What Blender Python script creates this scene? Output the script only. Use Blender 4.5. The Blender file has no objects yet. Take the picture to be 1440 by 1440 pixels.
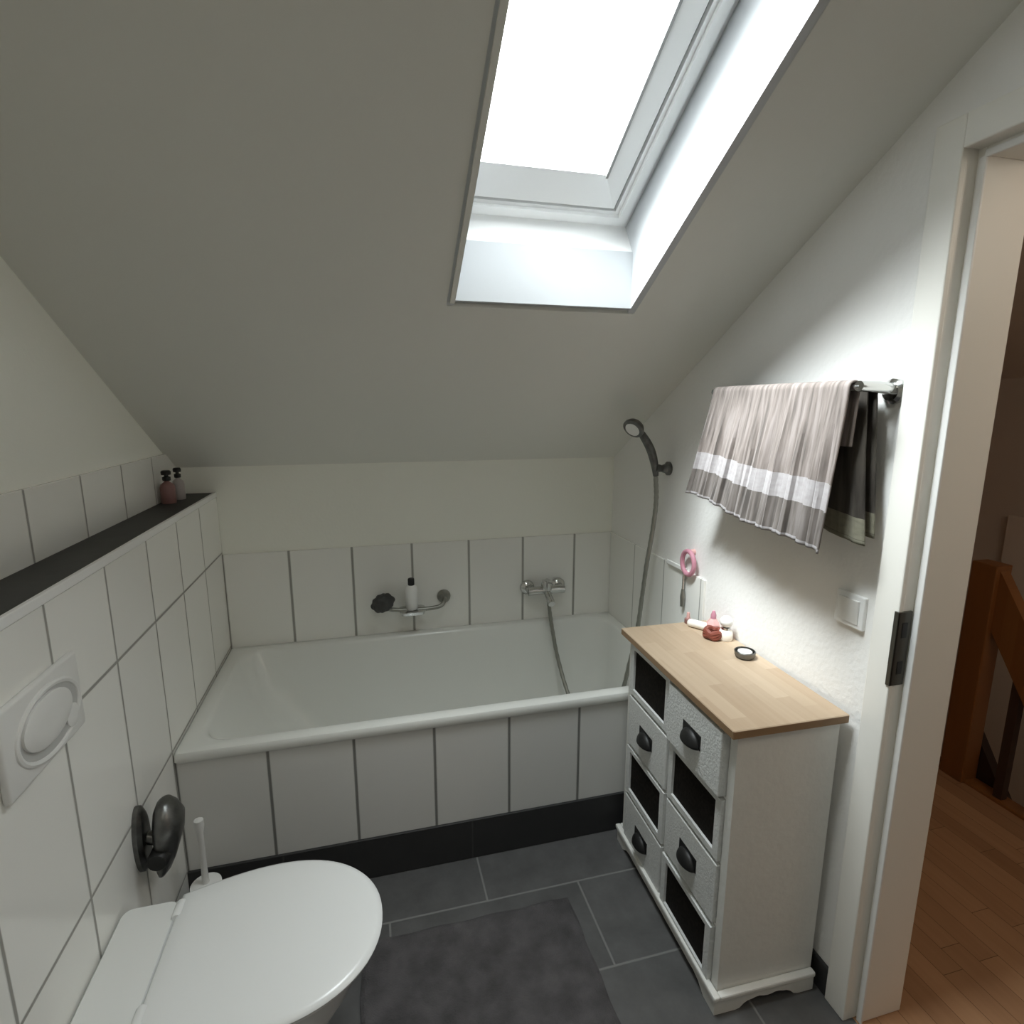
import bpy, bmesh, math, random
from mathutils import Vector, Matrix, Euler
random.seed(7)
C = bpy.context.scene.collection
PI = math.pi

# ------------------------------------------------------------------ measured room
XR = 1.69          # right wall
XL = -0.137        # left wall above the ledge
YN = -3.05         # wall behind the camera
ZT = 0.543         # tub rim
ZK = 1.296         # knee wall height
SL = 0.5844        # roof slope
TH = math.atan(SL)
ZFLAT = 2.50
YFLAT = -(ZFLAT - ZK) / SL
YD0, YD1, HD = -1.487, -2.30, 1.997   # door opening
WT = 0.15          # right wall thickness
ZLEDGE = 1.19
TUBD = 0.745

# ------------------------------------------------------------------ materials
def new_mat(name):
    m = bpy.data.materials.new(name); m.use_nodes = True
    nt = m.node_tree
    return m, nt, nt.nodes['Principled BSDF']

def col(c): return (c[0], c[1], c[2], 1)

def simple(name, c, rough=0.5, metal=0.0, noise=0.0, scale=20.0, bump=0.0, bscale=120.0, spec=0.5, coat=0.0):
    m, nt, b = new_mat(name)
    b.inputs['Base Color'].default_value = col(c)
    b.inputs['Roughness'].default_value = rough
    b.inputs['Metallic'].default_value = metal
    b.inputs['Specular IOR Level'].default_value = spec
    b.inputs['Coat Weight'].default_value = coat
    if noise or bump:
        g = nt.nodes.new('ShaderNodeNewGeometry')
    if noise:
        n = nt.nodes.new('ShaderNodeTexNoise'); n.inputs['Scale'].default_value = scale
        n.inputs['Detail'].default_value = 4
        nt.links.new(g.outputs['Position'], n.inputs['Vector'])
        r = nt.nodes.new('ShaderNodeMix'); r.data_type = 'RGBA'
        r.inputs['A'].default_value = col([max(0, x * (1 - noise)) for x in c])
        r.inputs['B'].default_value = col([min(1, x * (1 + noise)) for x in c])
        nt.links.new(n.outputs['Fac'], r.inputs['Factor'])
        nt.links.new(r.outputs['Result'], b.inputs['Base Color'])
    if bump:
        n2 = nt.nodes.new('ShaderNodeTexNoise'); n2.inputs['Scale'].default_value = bscale
        n2.inputs['Detail'].default_value = 3
        nt.links.new(g.outputs['Position'], n2.inputs['Vector'])
        bp = nt.nodes.new('ShaderNodeBump'); bp.inputs['Strength'].default_value = bump
        bp.inputs['Distance'].default_value = 0.004
        nt.links.new(n2.outputs['Fac'], bp.inputs['Height'])
        nt.links.new(bp.outputs['Normal'], b.inputs['Normal'])
    return m

def math_node(nt, op, a, b=None, c=None):
    n = nt.nodes.new('ShaderNodeMath'); n.operation = op
    for i, v in enumerate((a, b, c)):
        if v is None: continue
        if isinstance(v, (int, float)): n.inputs[i].default_value = v
        else: nt.links.new(v, n.inputs[i])
    return n.outputs[0]

def tile_mat(name, tile, grout, u, v, width=0.005, rough=0.2, var=0.03, noise=0.0, nscale=8, stagger=False, spec=0.5):
    """u, v: (axis, offset, pitch) or None. Grid of joints laid on world position."""
    m, nt, b = new_mat(name)
    g = nt.nodes.new('ShaderNodeNewGeometry')
    s = nt.nodes.new('ShaderNodeSeparateXYZ'); nt.links.new(g.outputs['Position'], s.inputs[0])
    lines = []; cells = []
    tv = None
    if v:
        tv = math_node(nt, 'DIVIDE', math_node(nt, 'SUBTRACT', s.outputs[v[0]], v[1]), v[2])
        lines.append(math_node(nt, 'MULTIPLY', math_node(nt, 'PINGPONG', tv, 0.5), v[2])); cells.append(math_node(nt, 'FLOOR', tv))
    if u:
        tu = math_node(nt, 'DIVIDE', math_node(nt, 'SUBTRACT', s.outputs[u[0]], u[1]), u[2])
        if stagger:
            par = math_node(nt, 'PINGPONG', math_node(nt, 'FLOOR', tv), 1.0)
            tu = math_node(nt, 'ADD', tu, math_node(nt, 'MULTIPLY', par, 0.5))
        lines.append(math_node(nt, 'MULTIPLY', math_node(nt, 'PINGPONG', tu, 0.5), u[2])); cells.append(math_node(nt, 'FLOOR', tu))
    d = lines[0] if len(lines) == 1 else math_node(nt, 'MINIMUM', lines[0], lines[1])
    mr = nt.nodes.new('ShaderNodeMapRange'); mr.interpolation_type = 'SMOOTHSTEP'
    nt.links.new(d, mr.inputs['Value'])
    mr.inputs['From Min'].default_value = width * 0.25; mr.inputs['From Max'].default_value = width * 0.75
    # per tile tone
    cx = nt.nodes.new('ShaderNodeCombineXYZ')
    for i, cc in enumerate(cells): nt.links.new(cc, cx.inputs[i])
    wn = nt.nodes.new('ShaderNodeTexWhiteNoise'); nt.links.new(cx.outputs[0], wn.inputs['Vector'])
    val = math_node(nt, 'ADD', 1 - var, math_node(nt, 'MULTIPLY', wn.outputs['Value'], 2 * var))
    if noise:
        n = nt.nodes.new('ShaderNodeTexNoise'); n.inputs['Scale'].default_value = nscale; n.inputs['Detail'].default_value = 7
        n.inputs['Roughness'].default_value = 0.65
        nt.links.new(g.outputs['Position'], n.inputs['Vector'])
        val = math_node(nt, 'MULTIPLY', val, math_node(nt, 'ADD', 1 - noise, math_node(nt, 'MULTIPLY', n.outputs['Fac'], 2 * noise)))
    tc = nt.nodes.new('ShaderNodeVectorMath'); tc.operation = 'SCALE'
    tc.inputs[0].default_value = tile; nt.links.new(val, tc.inputs['Scale'])
    mix = nt.nodes.new('ShaderNodeMix'); mix.data_type = 'RGBA'
    nt.links.new(mr.outputs['Result'], mix.inputs['Factor'])
    mix.inputs['A'].default_value = col(grout); nt.links.new(tc.outputs[0], mix.inputs['B'])
    nt.links.new(mix.outputs['Result'], b.inputs['Base Color'])
    rr = nt.nodes.new('ShaderNodeMapRange'); nt.links.new(mr.outputs['Result'], rr.inputs['Value'])
    rr.inputs['To Min'].default_value = 0.85; rr.inputs['To Max'].default_value = rough
    nt.links.new(rr.outputs['Result'], b.inputs['Roughness'])
    b.inputs['Specular IOR Level'].default_value = spec
    bp = nt.nodes.new('ShaderNodeBump'); bp.inputs['Strength'].default_value = 0.4; bp.inputs['Distance'].default_value = 0.002
    nt.links.new(mr.outputs['Result'], bp.inputs['Height']); nt.links.new(bp.outputs['Normal'], b.inputs['Normal'])
    return m

def stave_mat(name, c1, c2, across, w, along, l, rough=0.45, gap=0.0):
    """parquet / butcher block: staves of width w on axis 'across', random lengths l on axis 'along'"""
    m, nt, b = new_mat(name)
    g = nt.nodes.new('ShaderNodeNewGeometry')
    s = nt.nodes.new('ShaderNodeSeparateXYZ'); nt.links.new(g.outputs['Position'], s.inputs[0])
    ta = math_node(nt, 'DIVIDE', s.outputs[across], w); ra = math_node(nt, 'FLOOR', ta)
    w1 = nt.nodes.new('ShaderNodeTexWhiteNoise'); w1.noise_dimensions = '1D'; nt.links.new(ra, w1.inputs['W'])
    tl = math_node(nt, 'ADD', math_node(nt, 'DIVIDE', s.outputs[along], l), w1.outputs['Value'])
    cl = math_node(nt, 'FLOOR', tl)
    cx = nt.nodes.new('ShaderNodeCombineXYZ'); nt.links.new(ra, cx.inputs[0]); nt.links.new(cl, cx.inputs[1])
    w2 = nt.nodes.new('ShaderNodeTexWhiteNoise'); nt.links.new(cx.outputs[0], w2.inputs['Vector'])
    mp = nt.nodes.new('ShaderNodeMapping')
    sc = [30, 30, 30]; sc[along] = 3.0; sc[across] = 60
    mp.inputs['Scale'].default_value = sc
    nt.links.new(g.outputs['Position'], mp.inputs['Vector'])
    n = nt.nodes.new('ShaderNodeTexNoise'); n.inputs['Scale'].default_value = 1.0; n.inputs['Detail'].default_value = 4
    nt.links.new(mp.outputs[0], n.inputs['Vector'])
    f = math_node(nt, 'ADD', math_node(nt, 'MULTIPLY', w2.outputs['Value'], 0.55), math_node(nt, 'MULTIPLY', n.outputs['Fac'], 0.5))
    mix = nt.nodes.new('ShaderNodeMix'); mix.data_type = 'RGBA'; nt.links.new(f, mix.inputs['Factor'])
    mix.inputs['A'].default_value = col(c1); mix.inputs['B'].default_value = col(c2)
    out = mix.outputs['Result']
    if gap:
        d1 = math_node(nt, 'MULTIPLY', math_node(nt, 'PINGPONG', ta, 0.5), w)
        d2 = math_node(nt, 'MULTIPLY', math_node(nt, 'PINGPONG', tl, 0.5), l)
        d = math_node(nt, 'MINIMUM', d1, d2)
        k = math_node(nt, 'GREATER_THAN', d, gap)
        m2 = nt.nodes.new('ShaderNodeMix'); m2.data_type = 'RGBA'; nt.links.new(k, m2.inputs['Factor'])
        m2.inputs['A'].default_value = col([x * 0.5 for x in c1]); nt.links.new(out, m2.inputs['B'])
        out = m2.outputs['Result']
    nt.links.new(out, b.inputs['Base Color'])
    b.inputs['Roughness'].default_value = rough
    return m

WHITE_TILE = (0.86, 0.855, 0.82); GROUT = (0.34, 0.335, 0.31)
M = {}
M['plaster'] = simple('plaster', (0.88, 0.882, 0.815), 0.9, bump=0.12, bscale=90)
M['rough_plaster'] = simple('rough_plaster', (0.84, 0.83, 0.81), 0.9, bump=0.36, bscale=75)
M['ceiling'] = simple('ceiling_paint', (0.76, 0.755, 0.71), 0.92, bump=0.08, bscale=60)
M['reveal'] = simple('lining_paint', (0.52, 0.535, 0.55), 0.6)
M['tile_left'] = tile_mat('tile_left', WHITE_TILE, GROUT, (1, 0.01, 0.25), (2, 0.150, 0.3975), width=0.008, rough=0.16)
M['tile_band'] = tile_mat('tile_band', WHITE_TILE, GROUT, (1, 0.01, 0.25), None, width=0.008, rough=0.14)
M['tile_back'] = tile_mat('tile_back', WHITE_TILE, GROUT, (0, 0.0, 0.25), None, width=0.010, rough=0.2)
M['tile_right'] = tile_mat('tile_right', WHITE_TILE, GROUT, (1, 0.0, 0.25), None, rough=0.18)
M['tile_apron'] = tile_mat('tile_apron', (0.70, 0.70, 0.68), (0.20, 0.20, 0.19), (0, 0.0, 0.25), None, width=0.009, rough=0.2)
M['floor'] = tile_mat('floor_tile', (0.092, 0.091, 0.091), (0.19, 0.19, 0.185), (0, 0.883, 0.6), (1, -0.921, 0.2905), width=0.006, rough=0.5, var=0.06, noise=0.55, nscale=11, stagger=True)
M['plinth'] = tile_mat('plinth_tile', (0.028, 0.028, 0.029), (0.05, 0.05, 0.05), (0, 0.87, 0.6), None, width=0.005, rough=0.5, noise=0.3)
M['slate'] = simple('slate', (0.035, 0.035, 0.033), 0.55, noise=0.4, scale=25)
M['enamel'] = simple('enamel', (0.79, 0.80, 0.77), 0.18)
M['ceramic'] = simple('ceramic', (0.82, 0.83, 0.82), 0.14, coat=0.3)
M['lid'] = simple('lid_plastic', (0.83, 0.84, 0.84), 0.26)
M['plate'] = simple('flush_plastic', (0.78, 0.78, 0.765), 0.3)
M['groove'] = simple('grey_strip', (0.28, 0.28, 0.27), 0.6)  # grey of the skylight gasket and blind rail
M['chrome'] = simple('chrome', (0.62, 0.62, 0.61), 0.16, 1.0)
M['dark_chrome'] = simple('dark_chrome', (0.17, 0.17, 0.165), 0.36, 1.0, noise=0.6, scale=42)
M['hose'] = simple('hose_metal', (0.32, 0.32, 0.29), 0.38, 0.9)
M['black'] = simple('black_plastic', (0.009, 0.009, 0.009), 0.5)
M['dark_grey'] = simple('dark_grey_rubber', (0.05, 0.05, 0.05), 0.7)
M['casing'] = simple('casing_paint', (0.84, 0.82, 0.77), 0.45)
M['white_wood'] = simple('white_wood', (0.76, 0.755, 0.725), 0.6, noise=0.04, scale=30, bump=0.25, bscale=60)
M['drawer_front'] = simple('drawer_front', (0.70, 0.71, 0.70), 0.65, noise=0.12, scale=70, bump=0.5, bscale=160)
M['counter'] = stave_mat('butcher_block', (0.36, 0.255, 0.165), (0.53, 0.415, 0.30), 0, 0.042, 1, 0.22, 0.5)
M['counter_edge'] = stave_mat('counter_edge', (0.24, 0.145, 0.075), (0.34, 0.215, 0.115), 2, 0.05, 1, 0.3, 0.5)
M['parquet'] = stave_mat('parquet', (0.30, 0.155, 0.08), (0.54, 0.32, 0.18), 0, 0.068, 1, 0.55, 0.4, gap=0.0008)
M['rail_wood'] = stave_mat('rail_wood', (0.20, 0.075, 0.020), (0.28, 0.115, 0.034), 1, 0.05, 2, 1.2, 0.4)
M['hall_wall'] = simple('hall_paint', (0.62, 0.54, 0.47), 0.9)
M['hall_ceil'] = simple('hall_ceiling', (0.78, 0.70, 0.62), 0.9)
M['dark_wood'] = simple('dark_wood', (0.05, 0.025, 0.015), 0.6)
M['mat_grey'] = simple('mat_pile', (0.082, 0.077, 0.080), 0.95, noise=0.75, scale=16, bump=1.0, bscale=220)
M['white_plastic'] = simple('white_plastic', (0.84, 0.84, 0.83), 0.35)
M['pink'] = simple('pink_plastic', (0.55, 0.25, 0.32), 0.4)
M['red_brown'] = simple('red_brown', (0.22, 0.055, 0.035), 0.55, noise=0.3, scale=60)
M['pale_pink'] = simple('pale_pink', (0.72, 0.42, 0.40), 0.4)
M['cream'] = simple('cream_plastic', (0.90, 0.86, 0.80), 0.35)
M['pink_brown'] = simple('pink_brown', (0.25, 0.13, 0.12), 0.35)

def mesh_panel_mat():
    m, nt, b = new_mat('woven_mesh')
    g = nt.nodes.new('ShaderNodeNewGeometry')
    n = nt.nodes.new('ShaderNodeTexVoronoi'); n.inputs['Scale'].default_value = 110
    nt.links.new(g.outputs['Position'], n.inputs['Vector'])
    r = nt.nodes.new('ShaderNodeValToRGB')
    r.color_ramp.elements[0].color = (0.006, 0.005, 0.004, 1); r.color_ramp.elements[1].color = (0.020, 0.016, 0.013, 1)
    nt.links.new(n.outputs['Distance'], r.inputs['Fac']); nt.links.new(r.outputs['Color'], b.inputs['Base Color'])
    b.inputs['Roughness'].default_value = 0.85; b.inputs['Specular IOR Level'].default_value = 0.15
    return m
M['mesh_panel'] = mesh_panel_mat()

def towel_mat(name, base, light, dark, hem, hem_lo, hem_hi, freq):
    m, nt, b = new_mat(name)
    uv = nt.nodes.new('ShaderNodeUVMap')
    s = nt.nodes.new('ShaderNodeSeparateXYZ'); nt.links.new(uv.outputs[0], s.inputs[0])
    mp = nt.nodes.new('ShaderNodeMapping'); mp.inputs['Scale'].default_value = (freq, 2.2, 1)
    nt.links.new(uv.outputs[0], mp.inputs['Vector'])
    n = nt.nodes.new('ShaderNodeTexNoise'); n.inputs['Scale'].default_value = 1; n.inputs['Detail'].default_value = 3
    nt.links.new(mp.outputs[0], n.inputs['Vector'])
    r = nt.nodes.new('ShaderNodeValToRGB')
    r.color_ramp.elements[0].position = 0.36; r.color_ramp.elements[0].color = col(dark)
    r.color_ramp.elements[1].position = 0.64; r.color_ramp.elements[1].color = col(light)
    e = r.color_ramp.elements.new(0.5); e.color = col(base)
    nt.links.new(n.outputs['Fac'], r.inputs['Fac'])
    lo = math_node(nt, 'GREATER_THAN', s.outputs[1], hem_lo); hi = math_node(nt, 'LESS_THAN', s.outputs[1], hem_hi)
    n2 = nt.nodes.new('ShaderNodeTexNoise'); n2.inputs['Scale'].default_value = 30; nt.links.new(uv.outputs[0], n2.inputs['Vector'])
    k = math_node(nt, 'MULTIPLY', math_node(nt, 'MULTIPLY', lo, hi), math_node(nt, 'ADD', 0.5, math_node(nt, 'MULTIPLY', n2.outputs['Fac'], 0.8)))
    mix = nt.nodes.new('ShaderNodeMix'); mix.data_type = 'RGBA'; nt.links.new(k, mix.inputs['Factor'])
    nt.links.new(r.outputs['Color'], mix.inputs['A']); mix.inputs['B'].default_value = col(hem)
    low = math_node(nt, 'LESS_THAN', s.outputs[1], hem_lo)
    m3 = nt.nodes.new('ShaderNodeMix'); m3.data_type = 'RGBA'; m3.blend_type = 'MULTIPLY'
    nt.links.new(math_node(nt, 'MULTIPLY', low, 0.8), m3.inputs['Factor'])
    nt.links.new(mix.outputs['Result'], m3.inputs['A']); m3.inputs['B'].default_value = (0.62, 0.64, 0.64, 1)
    edge = math_node(nt, 'LESS_THAN', s.outputs[1], 0.028)
    m4 = nt.nodes.new('ShaderNodeMix'); m4.data_type = 'RGBA'; nt.links.new(edge, m4.inputs['Factor'])
    nt.links.new(m3.outputs['Result'], m4.inputs['A']); m4.inputs['B'].default_value = col([x * 0.85 for x in hem])
    nt.links.new(m4.outputs['Result'], b.inputs['Base Color'])
    b.inputs['Roughness'].default_value = 0.95
    b.inputs['Sheen Weight'].default_value = 0.05
    bp = nt.nodes.new('ShaderNodeBump'); bp.inputs['Strength'].default_value = 0.6; bp.inputs['Distance'].default_value = 0.006
    nt.links.new(n.outputs['Fac'], bp.inputs['Height']); nt.links.new(bp.outputs['Normal'], b.inputs['Normal'])
    return m
M['towel'] = towel_mat('towel_taupe', (0.215, 0.18, 0.163), (0.29, 0.25, 0.235), (0.13, 0.11, 0.10), (0.40, 0.375, 0.38), 0.26, 0.43, 42)
M['towel_dark'] = towel_mat('towel_brown', (0.050, 0.042, 0.034), (0.075, 0.065, 0.052), (0.025, 0.02, 0.015), (0.20, 0.19, 0.14), 0.03, 0.17, 30)

def glass_mat():
    m = bpy.data.materials.new('pane_glass'); m.use_nodes = True
    nt = m.node_tree; nt.nodes.clear()
    o = nt.nodes.new('ShaderNodeOutputMaterial')
    t = nt.nodes.new('ShaderNodeBsdfTransparent'); t.inputs[0].default_value = (0.95, 0.97, 0.97, 1)
    g = nt.nodes.new('ShaderNodeBsdfGlossy'); g.inputs['Roughness'].default_value = 0.02
    lw = nt.nodes.new('ShaderNodeLayerWeight')
    fac = math_node(nt, 'ADD', 0.04, math_node(nt, 'MULTIPLY', math_node(nt, 'POWER', lw.outputs['Facing'], 5.0), 0.9))
    mx = nt.nodes.new('ShaderNodeMixShader')
    nt.links.new(fac, mx.inputs[0]); nt.links.new(t.outputs[0], mx.inputs[1]); nt.links.new(g.outputs[0], mx.inputs[2])
    nt.links.new(mx.outputs[0], o.inputs[0])
    return m
M['glass'] = glass_mat()

# ------------------------------------------------------------------ mesh helpers
def box(bm, x0, y0, z0, x1, y1, z1, bev=0.0, seg=2):
    x0, x1 = min(x0, x1), max(x0, x1); y0, y1 = min(y0, y1), max(y0, y1); z0, z1 = min(z0, z1), max(z0, z1)
    v = [bm.verts.new(p) for p in ((x0,y0,z0),(x1,y0,z0),(x1,y1,z0),(x0,y1,z0),(x0,y0,z1),(x1,y0,z1),(x1,y1,z1),(x0,y1,z1))]
    f = [bm.faces.new([v[i] for i in q]) for q in ((3,2,1,0),(4,5,6,7),(0,1,5,4),(1,2,6,5),(2,3,7,6),(3,0,4,7))]
    if bev:
        es = list({e for q in f for e in q.edges})
        bmesh.ops.bevel(bm, geom=es, offset=bev, segments=seg, profile=0.5, affect='EDGES')
    return v

def loft(bm, rings, cap0=True, cap1=True, closed=True):
    R = [[bm.verts.new(p) for p in r] for r in rings]
    n = len(R[0])
    for a, b in zip(R, R[1:]):
        for i in range(n if closed else n - 1):
            j = (i + 1) % n
            bm.faces.new((a[i], a[j], b[j], b[i]))
    if cap0: bm.faces.new(list(reversed(R[0])))
    if cap1: bm.faces.new(R[-1])
    return R

def tube(bm, pts, r, n=10, caps=True):
    pts = [Vector(p) for p in pts]
    rad = r if isinstance(r, (list, tuple)) else [r] * len(pts)
    t0 = (pts[1] - pts[0]).normalized()
    up = Vector((0, 0, 1)) if abs(t0.z) < 0.9 else Vector((1, 0, 0))
    nrm = t0.cross(up).normalized()
    rings = []
    for i, p in enumerate(pts):
        if i == 0: t = t0
        elif i == len(pts) - 1: t = (pts[i] - pts[i-1]).normalized()
        else: t = ((pts[i+1] - pts[i]).normalized() + (pts[i] - pts[i-1]).normalized()).normalized()
        nrm = (nrm - t * nrm.dot(t)).normalized(); bn = t.cross(nrm)
        rings.append([p + (nrm * math.cos(2*PI*k/n) + bn * math.sin(2*PI*k/n)) * rad[i] for k in range(n)])
    loft(bm, rings, caps, caps)

def spline(pts, per=10):
    P = [Vector(p) for p in pts]; P = [2*P[0]-P[1]] + P + [2*P[-1]-P[-2]]
    out = []
    for i in range(1, len(P) - 2):
        for k in range(per):
            t = k / per; a, b, c, d = P[i-1:i+3]
            out.append(0.5*((2*b)+(c-a)*t+(2*a-5*b+4*c-d)*t*t+(3*b-a-3*c+d)*t**3))
    out.append(P[-2]); return out

def lathe(bm, prof, origin=(0,0,0), axis=(0,0,1), n=24):
    """prof: list of (radius, height)"""
    ax = Vector(axis).normalized(); q = Vector((0,0,1)).rotation_difference(ax)
    o = Vector(origin); rings = []
    for r, h in prof:
        rings.append([o + q @ Vector((max(r,1e-5)*math.cos(2*PI*k/n), max(r,1e-5)*math.sin(2*PI*k/n), h)) for k in range(n)])
    loft(bm, rings)

def obj(name, bm, m, parent=None, smooth=False, loc=None):
    me = bpy.data.meshes.new(name)
    bmesh.ops.recalc_face_normals(bm, faces=bm.faces[:])
    bm.to_mesh(me); bm.free()
    o = bpy.data.objects.new(name, me); C.objects.link(o)
    for mm in (m if isinstance(m, (list, tuple)) else [m]): me.materials.append(mm)
    if smooth:
        for p in me.polygons: p.use_smooth = True
        me.set_sharp_from_angle(angle=math.radians(38))
    if parent is not None:
        o.parent = parent
        o.matrix_parent_inverse = Matrix.Translation(parent.location).inverted() if parent.location.length else Matrix.Identity(4)
    return o

def struct(name, bm, m, parent=None, smooth=False):
    o = obj(name, bm, m, parent, smooth)
    if parent is None: o['kind'] = 'structure'
    return o

def thing(name, label, cat, loc=(0,0,0), group=None):
    o = bpy.data.objects.new(name, None); C.objects.link(o)
    o.empty_display_size = 0.05
    o.location = loc; o['label'] = label; o['category'] = cat
    if group: o['group'] = group
    return o

def tag(o, label, cat, group=None):
    o['label'] = label; o['category'] = cat
    if group: o['group'] = group
    return o

def B(): return bmesh.new()

# ------------------------------------------------------------------ room shell
def zs(y): return ZK - SL * y if y > YFLAT else ZFLAT

bm = B(); box(bm, -0.25, YN, -0.10, XR + 0.02, 0.02, 0.0); struct('floor', bm, M['floor'])
bm = B(); box(bm, XL - 0.1, 0.008, 0, XR + WT, 0.12, ZK + 0.03); wb = struct('wall_back', bm, M['plaster'])
bm = B(); box(bm, 0.0, 0.0, ZT - 0.05, XR - 0.0, 0.0085, 0.938, 0.0015, 1); obj('tile_field', bm, M['tile_back'], wb)

# left wall (profile under the roof slope), tiled band above the ledge
def gable(bm, x0, x1, y0, y1, zb=0.0, over=0.02):
    prof = [(y0, zb), (y1, zb), (y1, zs(y1) + over)]
    if y1 < YFLAT < y0: prof.append((YFLAT, ZFLAT + over))
    prof.append((y0, zs(y0) + over))
    loft(bm, [[(x0, y, z) for y, z in prof], [(x1, y, z) for y, z in prof]])
bm = B(); gable(bm, XL - 0.1, XL, 0.01, YN); wl = struct('wall_left', bm, M['plaster'])
bm = B(); box(bm, XL - 0.002, YN, ZLEDGE - 0.02, XL + 0.008, 0.004, 1.352, 0.0015, 1); obj('tile_field', bm, M['tile_band'], wl)
# pre-wall carrying the cistern
bm = B(); box(bm, XL, YN, 0, 0.0, 0.008, ZLEDGE - 0.018); pw = struct('wall_cistern', bm, M['tile_left'])
bm = B(); box(bm, XL + 0.004, YN + 0.01, ZLEDGE - 0.022, -0.004, 0.008, ZLEDGE, 0.002, 1); struct('trim_1', bm, M['slate'])
bm = B(); box(bm, -0.006, YN + 0.01, ZLEDGE - 0.016, 0.004, 0.0, ZLEDGE + 0.004, 0.002, 2); struct('trim_2', bm, M['white_plastic'])

# right wall with the door opening
def poly_prism_x(bm, poly, x0, x1):
    loft(bm, [[(x0, y, z) for y, z in poly], [(x1, y, z) for y, z in poly]])
def ztop(y): return zs(y) + 0.02
bm = B()
LT = 0.02  # jamb lining thickness, wall opening is that much larger
poly_prism_x(bm, [(0.12, 0), (YD0 + LT, 0), (YD0 + LT, ztop(YD0 + LT)), (0.12, ZK + 0.02)], XR, XR + WT - 0.004)
poly_prism_x(bm, [(YD0 + LT, HD + LT), (YD1 - LT, HD + LT), (YD1 - LT, ztop(YD1 - LT)), (YFLAT, ZFLAT + 0.02), (YD0 + LT, ztop(YD0 + LT))], XR, XR + WT - 0.004)
poly_prism_x(bm, [(YD1 - LT, 0), (YN, 0), (YN, ZFLAT + 0.02), (YD1 - LT, ZFLAT + 0.02)], XR, XR + WT - 0.004)
wr = struct('wall_right', bm, M['rough_plaster'])
bm = B(); box(bm, XR - 0.008, -0.77, ZT - 0.03, XR + 0.001, -0.001, 0.938, 0.0015, 1); obj('tile_field', bm, M['tile_right'], wr)
bm = B(); box(bm, XL - 0.1, YN - 0.1, 0, XR + WT, YN, ZFLAT + 0.05); struct('wall_front', bm, simple('grey_paint', (0.45, 0.44, 0.42), 0.9))

# sloped ceiling with the skylight opening
U0, U1, V0, V1 = -0.251, 0.251, 0.0, 1.06
O = Vector((1.074, -0.858, 1.7975)); DV = Vector((0, -math.cos(TH), math.sin(TH))); DN = Vector((0, math.sin(TH), math.cos(TH))); DU = Vector((1, 0, 0))
O.z = ZK - SL * O.y
def W(u, v, n): return O + DU * u + DV * v + DN * n
def pv(y): return (O.y - y) / math.cos(TH)     # slope coordinate of a y
vA, vB = pv(0.10), pv(YFLAT)
uA, uB = XL - 0.1 - O.x, XR + WT - O.x
def slab(bm, u0, v0, u1, v1, n0, n1):
    P = [(u0, v0), (u1, v0), (u1, v1), (u0, v1)]
    loft(bm, [[W(u, v, n0) for u, v in P], [W(u, v, n1) for u, v in P]])
bm = B()
T0, T1 = 0.0, 0.05
h0, h1, h2, h3 = U0 - 0.018, U1 + 0.018, V0 - 0.024, V1 + 0.018
slab(bm, uA, vA, h0, vB, T0, T1); slab(bm, h1, vA, uB, vB, T0, T1)
slab(bm, h0, vA, h1, h2, T0, T1); slab(bm, h0, h3, h1, vB, T0, T1)
struct('ceiling', bm, M['ceiling'])
bm = B(); box(bm, XL - 0.1, YN - 0.1, ZFLAT, XR + WT, YFLAT + 0.005, ZFLAT + 0.06); struct('ceiling_flat', bm, M['ceiling'])

# skylight: lined shaft, fixed frame, sash, pane
NF = 0.22
bm = B()
def quadloft(bm, a, b):  # thin lining board between two quads
    loft(bm, [a, b])
th = 0.02
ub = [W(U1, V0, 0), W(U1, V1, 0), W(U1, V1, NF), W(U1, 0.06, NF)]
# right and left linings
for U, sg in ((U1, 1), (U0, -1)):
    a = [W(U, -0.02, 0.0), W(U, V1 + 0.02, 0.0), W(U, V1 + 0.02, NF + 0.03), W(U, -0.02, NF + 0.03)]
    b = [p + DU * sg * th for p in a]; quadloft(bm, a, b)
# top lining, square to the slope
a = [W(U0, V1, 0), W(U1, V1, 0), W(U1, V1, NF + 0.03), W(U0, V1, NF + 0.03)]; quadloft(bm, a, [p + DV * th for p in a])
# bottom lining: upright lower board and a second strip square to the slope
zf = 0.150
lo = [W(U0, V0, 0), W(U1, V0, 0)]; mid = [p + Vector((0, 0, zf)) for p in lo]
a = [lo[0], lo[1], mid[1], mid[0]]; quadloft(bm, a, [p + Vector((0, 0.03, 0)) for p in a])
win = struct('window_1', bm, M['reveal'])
vm = 0.150 * math.sin(TH); nm = 0.150 * math.cos(TH)
bm = B(); a = [W(U0, vm - 0.004, nm), W(U1, vm - 0.004, nm), W(U1, vm - 0.008, NF + 0.03), W(U0, vm - 0.008, NF + 0.03)]
quadloft(bm, a, [p - DV * 0.03 for p in a])
obj('window_sill', bm, M['white_plastic'], win)
def ring(bm, o, i, n0, n1, tilt=0.0):   # rectangular frame; o, i = (u0, v0, u1, v1)
    def rect(r, n): return [W(r[0], r[1], n), W(r[2], r[1], n), W(r[2], r[3], n), W(r[0], r[3], n)]
    vs = [[bm.verts.new(p) for p in q] for q in (rect(o, n0), rect(i, n0 + tilt), rect(i, n1), rect(o, n1))]
    for k in range(4):
        j = (k + 1) % 4
        for s in range(4):
            a, b = vs[s], vs[(s + 1) % 4]
            bm.faces.new((a[k], a[j], b[j], b[k]))
bm = B()
ring(bm, (U0, vm - 0.005, U1, V1), (-0.232, 0.118, 0.200, V1 - 0.06), NF + 0.004, NF + 0.03)
ring(bm, (-0.236, 0.085, 0.236, V1 - 0.03), (-0.226, 0.108, 0.212, V1 - 0.05), NF - 0.008, NF + 0.01)
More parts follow.
